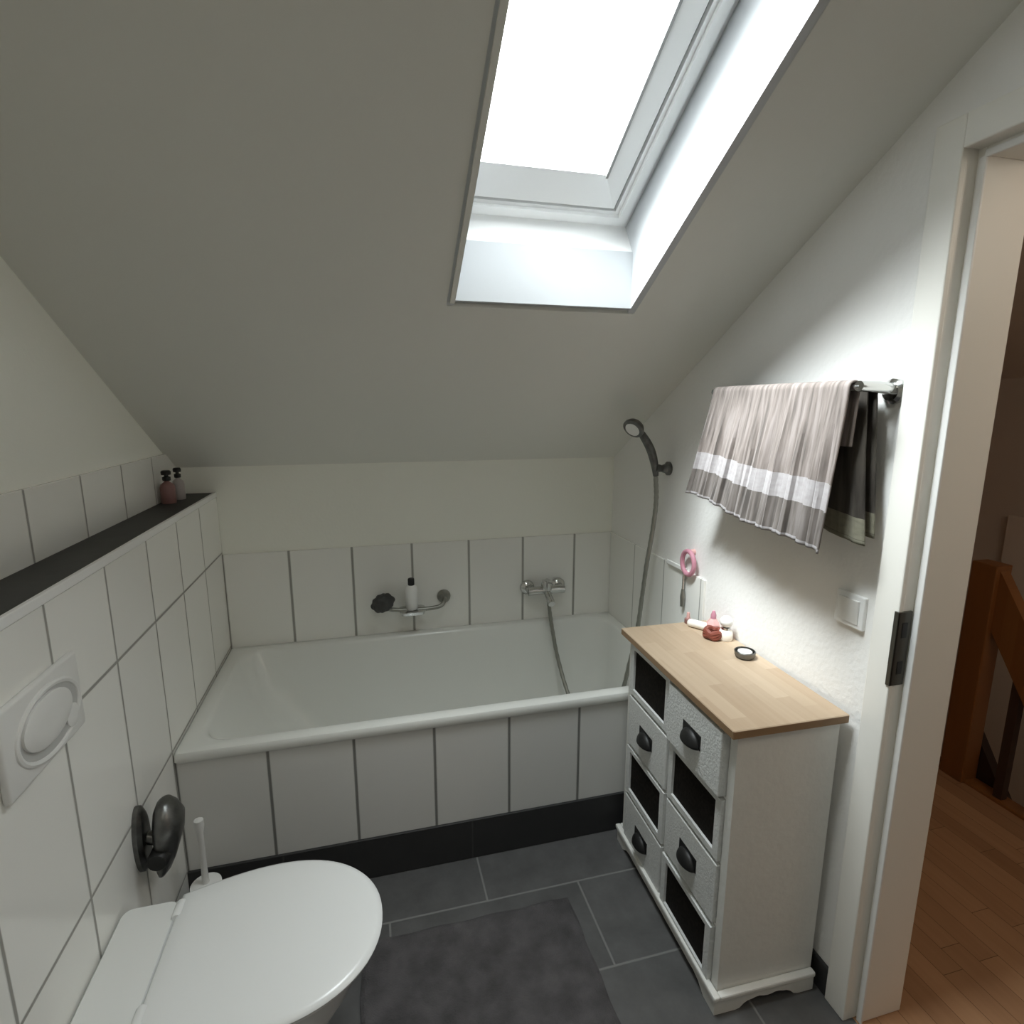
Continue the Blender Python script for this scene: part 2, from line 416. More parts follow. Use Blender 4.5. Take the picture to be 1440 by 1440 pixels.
obj('window_frame', bm, M['white_plastic'], win)
bm = B(); ring(bm, (-0.232, 0.118, 0.200, V1 - 0.06), (-0.222, 0.130, 0.188, V1 - 0.072), NF + 0.018, NF + 0.028)
obj('gasket', bm, M['groove'], win)
bm = B()
ring(bm, (-0.224, 0.128, 0.190, V1 - 0.07), (-0.206, 0.212, 0.138, V1 - 0.13), NF + 0.002, NF + 0.030, 0.016)
sash = obj('sash', bm, M['white_plastic'], win)
bm = B(); slab(bm, 0.1365, 0.206, 0.1435, V1 - 0.13, NF + 0.013, NF + 0.022)
obj('blind_rail', bm, M['groove'], win)
bm = B(); slab(bm, -0.210, 0.210, 0.140, V1 - 0.128, NF + 0.020, NF + 0.024); obj('pane', bm, M['glass'], win)
# narrow plaster bead along the left edge of the opening
bm = B(); slab(bm, U0 - 0.013, -0.004, U0, V1, -0.007, 0.004); struct('trim_3', bm, M['ceiling'])

# ------------------------------------------------------------------ door frame and strike plate
bm = B()
cw, cp = 0.060, 0.012
box(bm, XR - cp, YD0, 0, XR + 0.002, YD0 + cw, HD + cw, 0.003, 2)
box(bm, XR - cp, YD1 - cw, 0, XR + 0.002, YD1, HD + cw, 0.003, 2)
box(bm, XR - cp, YD1, HD, XR + 0.002, YD0, HD + cw, 0.003, 2)
df = struct('door_1', bm, M['casing'])
bm = B()   # lining with a rebate: recessed strip on the room side, proud stop behind it
RB, SD = 0.030, 0.014
xa, xb, xc = XR - cp + 0.002, XR + RB, XR + WT + 0.004
box(bm, xa, YD0 + 0.002, 0, xb, YD0 + LT + 0.002, HD + LT)
box(bm, xb, YD0 - SD, 0, xc, YD0 + LT + 0.002, HD + LT, 0.002, 1)
box(bm, xa, YD1 - LT, 0, xb, YD1 - 0.002, HD + LT)
box(bm, xb, YD1 - LT, 0, xc, YD1 + SD, HD + LT, 0.002, 1)
box(bm, xa, YD1, HD + 0.002, xb, YD0, HD + LT)
box(bm, xb, YD1 + SD, HD - SD, xc, YD0 - SD, HD + LT, 0.002, 1)
obj('door_lining', bm, M['casing'], df)
bm = B(); box(bm, XR + RB - 0.006, YD0 - SD - 0.004, 0.0, XR + RB + 0.001, YD0 - 0.004, HD - SD, 0.002, 2)
box(bm, XR + RB - 0.006, YD1 + SD, HD - SD - 0.004, XR + RB + 0.001, YD0 - SD, HD - 0.004, 0.002, 2)
obj('door_seal', bm, M['white_plastic'], df)
bm = B()
box(bm, XR - cp - 0.002, YD0 - 0.0025, 0.918, XR + RB - 0.006, YD0 + 0.004, 1.09, 0.0008, 1)
box(bm, XR - cp - 0.003, YD0 - 0.0025, 0.918, XR - cp + 0.002, YD0 + 0.008, 1.09, 0.0008, 1)
sp = obj('strike_plate', bm, simple('strike_metal', (0.10, 0.095, 0.08), 0.4, 0.8), df)
bm = B(); box(bm, XR + 0.0, YD0 - 0.0032, 1.03, XR + 0.014, YD0 - 0.002, 1.065); box(bm, XR + 0.0, YD0 - 0.0032, 0.945, XR + 0.014, YD0 - 0.002, 0.975)
obj('latch_hole', bm, M['black'], sp)

# dark tile skirting on the right wall
bm = B(); box(bm, XR - 0.009, -1.425, 0, XR + 0.001, -0.75, 0.085, 0.002, 1); struct('baseboard_right', bm, M['plinth'])

# ------------------------------------------------------------------ bathtub
YF = -TUBD
def rrect(x0, y0, x1, y1, r, z, n=8):
    pts = []
    for cx, cy, a0 in ((x1 - r, y1 - r, 0), (x0 + r, y1 - r, PI/2), (x0 + r, y0 + r, PI), (x1 - r, y0 + r, 1.5*PI)):
        for k in range(n + 1):
            a = a0 + PI/2*k/n; pts.append((cx + r*math.cos(a), cy + r*math.sin(a), z))
    return pts
tub = thing('bathtub', 'white enamel built-in bathtub under the sloped ceiling, between tiled walls', 'bathtub', (0.84, -0.37, 0.0))
bm = B()
tx0, tx1, ty0, ty1 = 0.002, XR - 0.009, YF, -0.001
rings = [rrect(tx0 + .004, ty0 + .004, tx1, ty1, .006, ZT - .034), rrect(tx0, ty0, tx1, ty1, .006, ZT - .028),
         rrect(tx0, ty0, tx1, ty1, .008, ZT - .008), rrect(tx0 + .003, ty0 + .003, tx1 - .002, ty1 - .002, .010, ZT - .002), rrect(tx0 + .008, ty0 + .008, tx1 - .004, ty1 - .004, .012, ZT),
         rrect(tx0 + .045, ty0 + .042, tx1 - .04, ty1 - .035, .09, ZT), rrect(tx0 + .052, ty0 + .049, tx1 - .046, ty1 - .041, .095, ZT - .004), rrect(tx0 + .058, ty0 + .055, tx1 - .052, ty1 - .047, .10, ZT - .016),
         rrect(tx0 + .10, ty0 + .07, tx1 - .075, ty1 - .06, .12, ZT - .15), rrect(tx0 + .22, ty0 + .095, tx1 - .10, ty1 - .085, .13, ZT - .34),
         rrect(tx0 + .29, ty0 + .13, tx1 - .13, ty1 - .12, .12, ZT - .405), rrect(tx0 + .37, ty0 + .20, tx1 - .2, ty1 - .19, .09, ZT - .42)]
loft(bm, rings, False, True)
obj('basin', bm, M['enamel'], tub, True)
bm = B(); lathe(bm, [(0.0, 0.004), (0.024, 0.004), (0.028, 0.0), (0.03, -0.002)], (0.75, -0.37, ZT - .418)); obj('drain', bm, M['chrome'], tub, True)
# tiled apron and plinth below the rim
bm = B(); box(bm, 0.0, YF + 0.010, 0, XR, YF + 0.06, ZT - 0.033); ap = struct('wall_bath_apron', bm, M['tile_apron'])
bm = B(); box(bm, 0.0, YF + 0.002, 0, XR - 0.001, YF + 0.012, 0.147, 0.0015, 1); struct('baseboard_back', bm, M['plinth'])

# ------------------------------------------------------------------ bath mixer
mx, my, mz = 1.345, 0.0, 0.700
mixer = thing('bath_mixer', 'chrome bath mixer tap on the tiled back wall above the tub', 'tap', (mx, my, mz))
bm = B(); tube(bm, spline([(mx - .085, -.062, mz - .002), (mx - .04, -.063, mz), (mx + .04, -.063, mz), (mx + .085, -.062, mz - .002)], 4), [0.019]*13, 16)
obj('body', bm, M['chrome'], mixer, True)
for s in (-1, 1):
    bm = B(); lathe(bm, [(0.034, 0.0), (0.034, 0.006), (0.028, 0.014), (0.016, 0.02), (0.016, 0.062), (0.0, 0.062)], (mx + s*.075, 0.0, mz), (0, -1, 0)); obj('rosette', bm, M['chrome'], mixer, True)
bm = B(); lathe(bm, [(0.0, -0.012), (0.024, -0.01), (0.026, 0.02), (0.022, 0.034), (0.0, 0.038)], (mx, -0.066, mz + 0.012)); obj('cartridge', bm, M['chrome'], mixer, True)
bm = B(); tube(bm, [(mx, -.07, mz + .045), (mx + .004, -.11, mz + .052), (mx + .006, -.15, mz + .058)], [0.012, 0.010, 0.007], 12); obj('lever', bm, M['chrome'], mixer, True)
bm = B(); tube(bm, spline([(mx, -.066, mz), (mx, -.09, mz - .018), (mx, -.125, mz - .03), (mx, -.145, mz - .04)], 4), 0.016, 14); obj('spout', bm, M['chrome'], mixer, True)
bm = B(); lathe(bm, [(0.0, -0.045), (0.011, -0.045), (0.012, -0.01), (0.015, 0.0)], (mx + .012, -.066, mz - .012)); obj('hose_outlet', bm, M['chrome'], mixer, True)

# ------------------------------------------------------------------ hand shower, hose, wall holder
hold = thing('shower_holder', 'small chrome wall bracket holding the hand shower on the right wall', 'bracket', (XR, -0.47, 1.30))
bm = B(); lathe(bm, [(0.0, 0.0), (0.026, 0.0), (0.026, 0.008), (0.018, 0.014), (0.014, 0.03), (0.0, 0.03)], (XR - 0.0, -0.485, 1.292), (-1, 0, 0)); obj('wall_plate', bm, M['dark_chrome'], hold, True)
bm = B(); tube(bm, [(XR - .025, -.485, 1.292), (XR - .045, -.487, 1.294), (XR - .062, -.488, 1.296)], [0.012, 0.015, 0.019], 12); obj('clip', bm, M['dark_chrome'], hold, True)
hs = thing('hand_shower', 'chrome hand shower hanging in its wall bracket above the tub end', 'shower', (XR - 0.07, -0.49, 1.30))
hp = spline([(1.634, -.488, 1.265), (1.626, -.488, 1.31), (1.606, -.490, 1.365), (1.573, -.492, 1.415), (1.548, -.494, 1.440)], 5)
bm = B(); tube(bm, hp, [0.010 + 0.006*math.sin(PI*min(1, i/ (len(hp)-1)*1.0)) for i in range(len(hp))], 12); obj('handle', bm, M['dark_chrome'], hs, True)
hd = Vector((-0.62, -0.35, -0.55)).normalized()
bm = B(); lathe(bm, [(0.0, -0.028), (0.018, -0.026), (0.034, -0.012), (0.040, 0.0), (0.040, 0.008), (0.036, 0.011), (0.0, 0.011)], Vector((1.532, -.495, 1.447)), hd, 28); hh = obj('shower_head', bm, M['dark_chrome'], hs, True)
bm = B(); lathe(bm, [(0.0, 0.010), (0.027, 0.011), (0.028, 0.0125), (0.0, 0.014)], Vector((1.532, -.495, 1.447)), hd, 24); obj('spray_face', bm, M['plate'], hh, True)
hose = spline([(1.634, -.488, 1.262), (1.641, -.487, 1.17), (1.637, -.478, 1.05), (1.626, -.466, .92), (1.618, -.455, .78), (1.606, -.45, .64), (1.585, -.44, .50), (1.555, -.42, .33), (1.50, -.36, .19), (1.45, -.30, .165), (1.408, -.23, .24), (1.385, -.13, .38), (1.368, -.085, .52), (1.358, -.068, .62), (1.357, -.066, .655)], 8)
bm = B()
tube(bm, hose, [0.0085 + (0.0007 if i % 2 else -0.0004) for i in range(len(hose))], 10); obj('hose', bm, M['hose'], hs, True)

# ------------------------------------------------------------------ bath grab bar with tray, sponge, bottle
gb = thing('grab_bar', 'chrome bath grab bar with a soap tray on the tiled back wall', 'grab bar', (0.75, 0.0, 0.66))
bp_ = spline([(0.620, 0.0, .690), (0.620, -.040, .685), (0.645, -.062, .672), (0.74, -.066, .662), (0.85, -.062, .664), (0.882, -.042, .682), (0.884, 0.0, .690)], 6)
bm = B(); tube(bm, bp_, 0.009, 10); obj('bar', bm, M['hose'], gb, True)
for x in (0.620, 0.884):
    bm = B(); lathe(bm, [(0.0, 0.0), (0.030, 0.0), (0.028, 0.012), (0.018, 0.022), (0.0, 0.024)], (x, 0.0, .690), (0, -1, 0)); obj('rosette', bm, M['hose'], gb, True)
bm = B()
loft(bm, [rrect(.69, -.105, .79, -.02, .02, .650), rrect(.685, -.11, .795, -.015, .025, .664)])
obj('soap_tray', bm, M['chrome'], gb, True)
bm = B(); bmesh.ops.create_icosphere(bm, subdivisions=4, radius=1.0)
for v in bm.verts:
    r = 1 + 0.10*math.sin(7*v.co.x + 3*v.co.z)*math.sin(6*v.co.y + 5*v.co.z)
    v.co = Vector((0.617 + v.co.x*0.046*r + v.co.z*0.01, -0.078 + v.co.y*0.034*r, 0.708 + v.co.z*0.040*r))
tag(obj('bath_sponge', bm, M['dark_grey'], None, True), 'dark grey bath sponge stuck on one end of the grab bar', 'sponge')
bt = thing('shampoo_bottle', 'slim white bottle with black cap standing on the grab bar tray', 'bottle', (0.738, -0.062, 0.664))
bm = B(); lathe(bm, [(0.0, 0.001), (0.024, 0.001), (0.026, 0.004), (0.026, 0.085), (0.022, 0.102), (0.012, 0.11), (0.0, 0.11)], (0.738, -0.062, 0.664)); obj('body', bm, M['white_plastic'], bt, True)
bm = B(); lathe(bm, [(0.0, 0.108), (0.013, 0.108), (0.014, 0.112), (0.014, 0.134), (0.012, 0.138), (0.0, 0.138)], (0.738, -0.062, 0.664)); obj('cap', bm, M['black'], bt, True)

# ------------------------------------------------------------------ toilet
YC = -1.29
toi = thing('toilet', 'white wall-hung toilet with closed lid beside the tiled cistern wall', 'toilet', (0.0, YC, 0.0))
def dshape(x0, xt, hw, z, n=40, hw0=None, p=2.15, xm=None):
    """D outline: straight rear at x0 with half width hw0, rounded front at xt"""
    hw0 = hw if hw0 is None else hw0; xm = x0 + (xt - x0)*0.46 if xm is None else xm
    pts = []
    side = []
    for k in range(8):
        t = k/8; side.append((x0 + (xm - x0)*t, hw0 + (hw - hw0)*math.sin(PI/2*t)))
    fr = []
    for k in range(n//2 + 1):
        a = PI/2*(1 - k/(n//2))
        fr.append((xm + (xt - xm)*math.cos(a)**(2/p), hw*math.sin(a)**(2/p)))
    half = side + fr
    pts = [(x, YC + y, z) for x, y in half] + [(x, YC - y, z) for x, y in reversed(half[:-1])]
    return pts
bm = B()
loft(bm, [dshape(0.001, 0.30, 0.10, 0.085, hw0=.095), dshape(0.001, 0.36, 0.125, 0.11, hw0=.105), dshape(0.001, 0.44, 0.150, 0.20, hw0=.12),
          dshape(0.001, 0.505, 0.170, 0.30, hw0=.14), dshape(0.001, 0.535, 0.180, 0.37, hw0=.150), dshape(0.001, 0.545, 0.184, 0.388, hw0=.153), dshape(0.003, 0.541, 0.180, 0.395, hw0=.150)])
obj('bowl', bm, M['ceramic'], toi, True)
bm = B(); loft(bm, [rrect(0.006, YC - .150, .121, YC + .150, .02, .393), rrect(0.004, YC - .153, .122, YC + .153, .022, .399), rrect(0.004, YC - .153, .122, YC + .153, .022, .410), rrect(0.008, YC - .150, .119, YC + .150, .02, .4145)]); obj('rear_deck', bm, M['ceramic'], toi, True)
bm = B(); loft(bm, [dshape(0.128, 0.548, 0.184, 0.3955, hw0=.150), dshape(0.126, 0.556, 0.190, 0.398, hw0=.154), dshape(0.126, 0.556, 0.190, 0.405, hw0=.154), dshape(0.128, 0.552, 0.188, 0.4075, hw0=.152)]); obj('seat', bm, M['lid'], toi, True)
bm = B(); loft(bm, [dshape(0.128, 0.556, 0.190, 0.4085, hw0=.154), dshape(0.125, 0.566, 0.197, 0.410, hw0=.158), dshape(0.124, 0.568, 0.199, 0.416, hw0=.160), dshape(0.127, 0.564, 0.196, 0.421, hw0=.157), dshape(0.134, 0.553, 0.187, 0.4245, hw0=.150), dshape(0.16, 0.50, 0.145, 0.427, hw0=.118), dshape(0.22, 0.40, 0.07, 0.428, hw0=.05)]); obj('lid', bm, M['lid'], toi, True)
for s in (-1, 1):
    bm = B(); lathe(bm, [(0.0, -0.022), (0.010, -0.022), (0.012, -0.018), (0.012, 0.018), (0.010, 0.022), (0.0, 0.022)], (0.128, YC + s*.118, .416), (0, 1, 0), 14); obj('hinge', bm, M['lid'], toi, True)

# flush plate
fp = thing('flush_plate', 'white flush plate with a round button on the tiled cistern wall', 'flush plate', (0.0, -1.30, 0.98))
bm = B(); box(bm, 0.0, -1.435, .905, .014, -1.185, 1.060, 0.006, 3); obj('plate', bm, M['plate'], fp, True)
def oval(bm, yc, zc, ry, rz, prof, n=48):
    loft(bm, [[(x, yc + (ry - d)*math.cos(2*PI*k/n), zc + (rz - d)*math.sin(2*PI*k/n)) for k in range(n)] for d, x in prof])
bm = B(); oval(bm, -1.302, .978, .106, .066, [(0, .0125), (0.001, .0165), (.005, .0185), (.010, .0170), (.012, .0130)]); obj('button_ring', bm, M['plate'], fp, True)
bm = B(); oval(bm, -1.302, .978, .095, .055, [(0, .0125), (0.0, .0150), (.02, .0152)]); obj('button_gap', bm, simple('button_gap', (0.5, 0.5, 0.49), 0.5), fp, True)
bm = B(); oval(bm, -1.312, .986, .078, .044, [(0, .0145), (0.0, .0195), (.004, .0215), (.03, .0225)]); obj('button', bm, M['plate'], fp, True)
bm = B(); oval(bm, -1.236, .950, .022, .022, [(0, .0145), (0.0, .0180), (.003, .0195), (.012, .020)]); obj('small_button', bm, M['plate'], fp, True)

# toilet roll holder
rh = thing('toilet_roll_holder', 'dark metal toilet roll holder with a flap on the tiled wall beside the toilet', 'toilet roll holder', (0.0, -0.99, 0.54))
bm = B()
def lens(y, z, hy, hz, x, n=28): return [(x, y + hy*math.cos(2*PI*k/n), z + hz*math.sin(2*PI*k/n)) for k in range(n)]
loft(bm, [lens(-1.010, .490, .036, .088, 0.0), lens(-1.010, .490, .036, .088, .010), lens(-1.010, .490, .026, .076, .018)]); obj('wall_plate', bm, M['dark_chrome'], rh, True)
bm = B()   # teardrop cover hanging in front of the roller
def ell(z, xc, rx, ry, n=28): return [(xc + rx*math.cos(2*PI*k/n), -1.000 + ry*math.sin(2*PI*k/n), z) for k in range(n)]
loft(bm, [ell(.580, .060, .006, .012), ell(.574, .061, .016, .026), ell(.555, .063, .026, .042), ell(.525, .066, .033, .056), ell(.490, .063, .032, .056),
          ell(.455, .057, .027, .043), ell(.420, .050, .022, .032), ell(.390, .042, .016, .021), ell(.372, .036, .008, .010)])
obj('cover', bm, M['dark_chrome'], rh, True)
bm = B(); tube(bm, [(0.012, -1.000, .485), (0.05, -1.000, .470)], 0.016, 10); obj('arm', bm, M['dark_chrome'], rh, True)
bm = B(); lathe(bm, [(0.0, -0.052), (0.020, -0.052), (0.024, -0.046), (0.024, 0.046), (0.020, 0.052), (0.0, 0.052)], (0.050, -1.006, .452), (0, 1, 0), 18); obj('roller', bm, M['black'], rh, True)

# toilet brush standing in the corner behind the toilet
tb = thing('toilet_brush', 'white toilet brush in its holder standing in the corner beside the tub', 'toilet brush', (0.085, -0.86, 0.0))
bm = B(); lathe(bm, [(0.0, 0.0), (0.050, 0.0), (0.052, 0.01), (0.044, 0.12), (0.040, 0.20), (0.028, 0.205), (0.0, 0.205)], (0.085, -0.86, 0.0)); obj('holder', bm, M['white_plastic'], tb, True)
bm = B(); lathe(bm, [(0.0, 0.203), (0.010, 0.203), (0.008, 0.25), (0.008, 0.36), (0.013, 0.385), (0.012, 0.405), (0.0, 0.41)], (0.085, -0.86, 0.0), n=14); obj('handle', bm, M['plate'], tb, True)

# ------------------------------------------------------------------ small bottles on the ledge
def ledge_bottle(x, y, label, bodym, h, r):
    t = thing('toiletry_bottle', label, 'bottle', (x, y, ZLEDGE), 'bottles on the ledge')
    bm = B(); lathe(bm, [(0.0, 0.0), (r*.92, 0.0), (r, 0.005), (r, h*.48), (r*.85, h*.58), (r*.35, h*.66), (r*.32, h*.70), (0.0, h*.70)], (x, y, ZLEDGE)); obj('body', bm, bodym, t, True)
    bm = B(); lathe(bm, [(0.0, h*.69), (r*.5, h*.69), (r*.55, h*.72), (r*.55, h*.80), (r*.28, h*.82), (r*.28, h*.86), (r*.62, h*.87), (r*.66, h*.96), (r*.5, h), (0.0, h)], (x, y, ZLEDGE)); obj('cap', bm, M['black'], t, True)
ledge_bottle(-0.098, -0.215, 'pinkish brown bottle with black cap on the dark ledge, nearer the toilet', M['pink_brown'], 0.115, 0.024)
ledge_bottle(-0.088, -0.130, 'pale bottle with black cap on the dark ledge, nearer the corner', simple('pale_bottle', (0.42, 0.38, 0.37), 0.3), 0.115, 0.020)

# ------------------------------------------------------------------ chest of drawers
cx0, cx1, cy0, cy1 = 1.388, 1.668, -1.388, -0.806
HC = 0.80
ch = thing('chest_of_drawers', 'white two-column chest of drawers with oak top against the right wall', 'chest of drawers', (1.53, -1.09, 0.0))
bm = B()
zb0, zb1 = 0.03, HC - 0.022
box(bm, cx0 + .02, cy1 - .018, zb0, cx1, cy1, zb1)                 # side panels
box(bm, cx0 + .02, cy0, zb0, cx1, cy0 + .018, zb1)
box(bm, cx1 - .012, cy0 + .018, zb0, cx1, cy1 - .018, zb1)         # back
box(bm, cx0 + .02, cy0 + .018, zb0, cx1 - .012, cy1 - .018, zb0 + .010)
ym = (cy0 + cy1)/2
box(bm, cx0, cy1 - .026, zb0, cx0 + .02, cy1, zb1)                 # face frame
box(bm, cx0, cy0, zb0, cx0 + .02, cy0 + .026, zb1)
box(bm, cx0, ym - .006, zb0, cx0 + .02, ym + .006, zb1)
box(bm, cx0, cy0 + .026, zb1 - .014, cx0 + .02, cy1 - .026, zb1)
box(bm, cx0, cy0 + .026, zb0, cx0 + .02, cy1 - .026, zb0 + .012)
rz0, rz1 = 0.043, zb1 - .006
rp = (rz1 - rz0)/4
for k in (1, 2, 3): box(bm, cx0 + .002, cy0 + .026, rz0 + k*rp - .004, cx0 + .02, cy1 - .026, rz0 + k*rp + .004)
obj('carcass', bm, M['white_wood'], ch)
# counter top
bm = B(); box(bm, 1.362, -1.405, HC - .022, 1.677, -0.786, HC, 0.002, 1)
ct = obj('oak_top', bm, [M['counter'], M['counter_edge']], ch)
for p in ct.data.polygons:
    if abs(p.normal.z) < 0.7: p.material_index = 1
# plinth with bracket feet and moulded upper edge
bm = B()
def footboard(bm, L, thick, put):
    n = 24; top, bot = [], []
    for i in range(n + 1):
        s = -L/2 + L*i/n; d = L/2 - abs(s)
        if d < 0.055: z = 0.0
        elif d < 0.085: z = 0.020*math.sin(PI/2*(d - 0.055)/0.03)
        else: z = 0.020 + 0.005*math.sin((d - .085)*60)**2
        top.append((s, 0.046)); bot.append((s, z))
    poly = bot + list(reversed(top))
    for i in range(n):
        q = [bot[i], bot[i+1], top[i+1], top[i]]
        loft(bm, [[put(s, 0, z) for s, z in q], [put(s, thick, z) for s, z in q]])
px0, px1, py0, py1 = 1.374, cx1, -1.402, -0.794
footboard(bm, py1 - py0, .016, lambda s, d, z: ((px0 + d), (py0 + py1)/2 + s, z))
footboard(bm, px1 - px0 - .016, .014, lambda s, d, z: ((px0 + .016 + px1)/2 + s, py0 + d, z))
footboard(bm, px1 - px0 - .016, .014, lambda s, d, z: ((px0 + .016 + px1)/2 + s, py1 - d, z))
box(bm, px0 - .006, py0 - .006, .044, px0 + .012, py1 + .006, .059, 0.004, 2)
box(bm, px0 + .012, py0 - .006, .044, px1, py0 + .013, .0588, 0.004, 2)
box(bm, px0 + .012, py1 - .013, .044, px1, py1 + .006, .0588, 0.004, 2)
obj('plinth', bm, M['white_wood'], ch)
cols = [(cy1 - .029, ym + .008), (ym - .008, cy0 + .029)]
for c, (ya, yb) in enumerate(cols):
    for r in range(4):
        z1 = rz1 - r*rp - .006; z0 = rz1 - (r + 1)*rp + .006
        out = 0.010
        if (c, r) == (1, 0): out = 0.022
        if (c, r) == (1, 3): out = 0.013
        xf, xb2 = cx0 - out, cx0 + .012
        windowed = (c + r) % 2 == 0
        bm = B()
        yl, yh = min(ya, yb), max(ya, yb)
        if windowed:
            wy, wz0, wz1 = 0.023, 0.018, 0.014
            a = [(yl, z0), (yh, z0), (yh, z1), (yl, z1)]; b = [(yl + wy, z0 + wz0), (yh - wy, z0 + wz0), (yh - wy, z1 - wz1), (yl + wy, z1 - wz1)]
            vs = [[bm.verts.new((x, y, z)) for y, z in q] for x, q in ((xf, a), (xf, b), (xb2, b), (xb2, a))]
            for k in range(4):
                j = (k + 1) % 4
                for s in range(4):
                    p, q = vs[s], vs[(s + 1) % 4]; bm.faces.new((p[k], p[j], q[j], q[k]))
            box(bm, xb2 - .002, yl + .004, z0 + .003, xb2 + .2, yl + .012, z1 - .03); box(bm, xb2 - .002, yh - .012, z0 + .003, xb2 + .2, yh - .004, z1 - .03)
        else:
            box(bm, xf, yl, z0, xb2, yh, z1, 0.0025, 2)
            box(bm, xb2 - .002, yl + .004, z0 + .003, xb2 + .2, yl + .012, z1 - .03); box(bm, xb2 - .002, yh - .012, z0 + .003, xb2 + .2, yh - .004, z1 - .03)
        d = obj('drawer', bm, M['drawer_front'], ch)
        if windowed:
            bm = B(); box(bm, xf + .007, yl + wy - .004, z0 + wz0 - .004, xf + .011, yh - wy + .004, z1 - wz1 + .004)
            e = obj('mesh_panel', bm, M['mesh_panel'], d); e['label'] = 'black woven panel'
        else:
            bm = B(); yc, zc = (yl + yh)/2, (z0 + z1)/2 - .004
            n1, n2 = 16, 8
            grid = []
            for i in range(n1 + 1):
                a = PI*i/n1; row = []
                for j in range(n2 + 1):
                    b = PI/2*j/n2
                    row.append(bm.verts.new((xf - .024*math.sin(b)*1.0 - .0005, yc + .040*math.cos(a)*math.cos(b*.999), zc - .012 + .036*math.sin(a)*math.cos(b*.999))))
                grid.append(row)
            for p, q in zip(grid, grid[1:]):
                for j in range(n2): bm.faces.new((p[j], p[j+1], q[j+1], q[j]))
            bmesh.ops.remove_doubles(bm, verts=bm.verts[:], dist=1e-5)
            box(bm, xf - .0015, yc - .043, zc - .013, xf + .001, yc + .043, zc + .028, 0.0006, 1)
            e = obj('cup_handle', bm, M['black'], d, True); e['label'] = 'black cup handle'
            md = e.modifiers.new('thick', 'SOLIDIFY'); md.thickness = 0.0012

ch.location.x += 0.005; ch.location.y += 0.005; ch.rotation_euler.z = math.radians(-1.4)

# ------------------------------------------------------------------ things on the chest
bm = B()
pts = spline([(1.60, -0.815, HC + .012), (1.615, -0.84, HC + .014), (1.632, -.868, HC + .014), (1.642, -.885, HC + .011)], 5)
bm2 = bm; tube(bm, pts, [0.008] + [0.0135]*5 + [0.0135]*4 + [0.013]*3 + [0.0125]*2 + [.010], 14)
tag(obj('cosmetic_tube', bm, M['cream'], None, True), 'cream coloured tube lying on the oak chest top', 'tube')
bm = B()
for k in range(3):
    ring_ = [(1.620 + .022*math.cos(a), -.925 + .024*math.sin(a), HC + .011 + .006*k + .003*math.sin(4*a + k)) for a in [2*PI*i/30 for i in range(31)]]
    tube(bm, ring_, 0.0085, 8, False)
tag(obj('hair_scrunchie', bm, M['red_brown'], None, True), 'rust brown hair scrunchie on the chest top beside the cream tube', 'scrunchie')
pb = thing('perfume_bottle', 'small pink pointed bottle on the chest top behind the scrunchie', 'bottle', (1.650, -.880, HC))
bm = B(); lathe(bm, [(0.0, 0.0), (0.022, 0.0), (0.024, 0.006), (0.023, 0.028), (0.010, 0.046), (0.0, 0.046)], (1.650, -.880, HC), n=6); obj('body', bm, M['pale_pink'], pb)
bm = B(); lathe(bm, [(0.0, 0.045), (0.009, 0.045), (0.009, 0.058), (0.004, 0.072), (0.0, 0.073)], (1.650, -.880, HC), n=12); obj('cap', bm, M['pink'], pb, True)
wj = thing('cream_jar', 'white bottle with ball-shaped cap on the chest top by the wall', 'bottle', (1.652, -.945, HC))
bm = B(); lathe(bm, [(0.0, 0.0), (0.020, 0.0), (0.022, 0.004), (0.022, 0.026), (0.016, 0.034), (0.0, 0.034)], (1.652, -.945, HC)); obj('body', bm, M['cream'], wj, True)
bm = B(); lathe(bm, [(0.0, 0.033), (0.014, 0.033), (0.014, 0.042), (0.0, 0.042)], (1.652, -.945, HC)); obj('collar', bm, M['chrome'], wj, True)
bm = B(); lathe(bm, [(0.0, 0.041)] + [(0.020*math.sin(a), 0.060 - 0.019*math.cos(a)) for a in [PI*k/12 for k in range(2, 12)]] + [(0.0, 0.079)], (1.652, -.945, HC)); obj('cap', bm, M['white_plastic'], wj, True)
tl = thing('tealight_bowl', 'small dark round bowl with pale centre on the oak chest top', 'bowl', (1.630, -1.075, HC))
bm = B(); lathe(bm, [(0.0, 0.0), (0.022, 0.0), (0.028, 0.006), (0.030, 0.020), (0.027, 0.022), (0.024, 0.012), (0.0, 0.010)], (1.630, -1.070, HC)); obj('bowl', bm, M['dark_chrome'], tl, True)
bm = B(); lathe(bm, [(0.0, 0.009), (0.020, 0.009), (0.020, 0.019), (0.0, 0.0195)], (1.630, -1.070, HC)); obj('candle', bm, M['cream'], tl, True)
tag_b = thing('nail_varnish_bottle', 'small dark red bottle at the far corner of the chest top', 'bottle', (1.612, -.793, HC))
bm = B(); lathe(bm, [(0.0, 0.0), (0.011, 0.0), (0.012, 0.003), (0.012, 0.016), (0.005, 0.019), (0.0, 0.019)], (1.612, -.795, HC), n=14); obj('body', bm, M['pink_brown'], tag_b, True)
bm = B(); lathe(bm, [(0.0, 0.018), (0.006, 0.018), (0.005, 0.038), (0.0, 0.038)], (1.612, -.795, HC), n=12); obj('cap', bm, M['pale_pink'], tag_b, True)

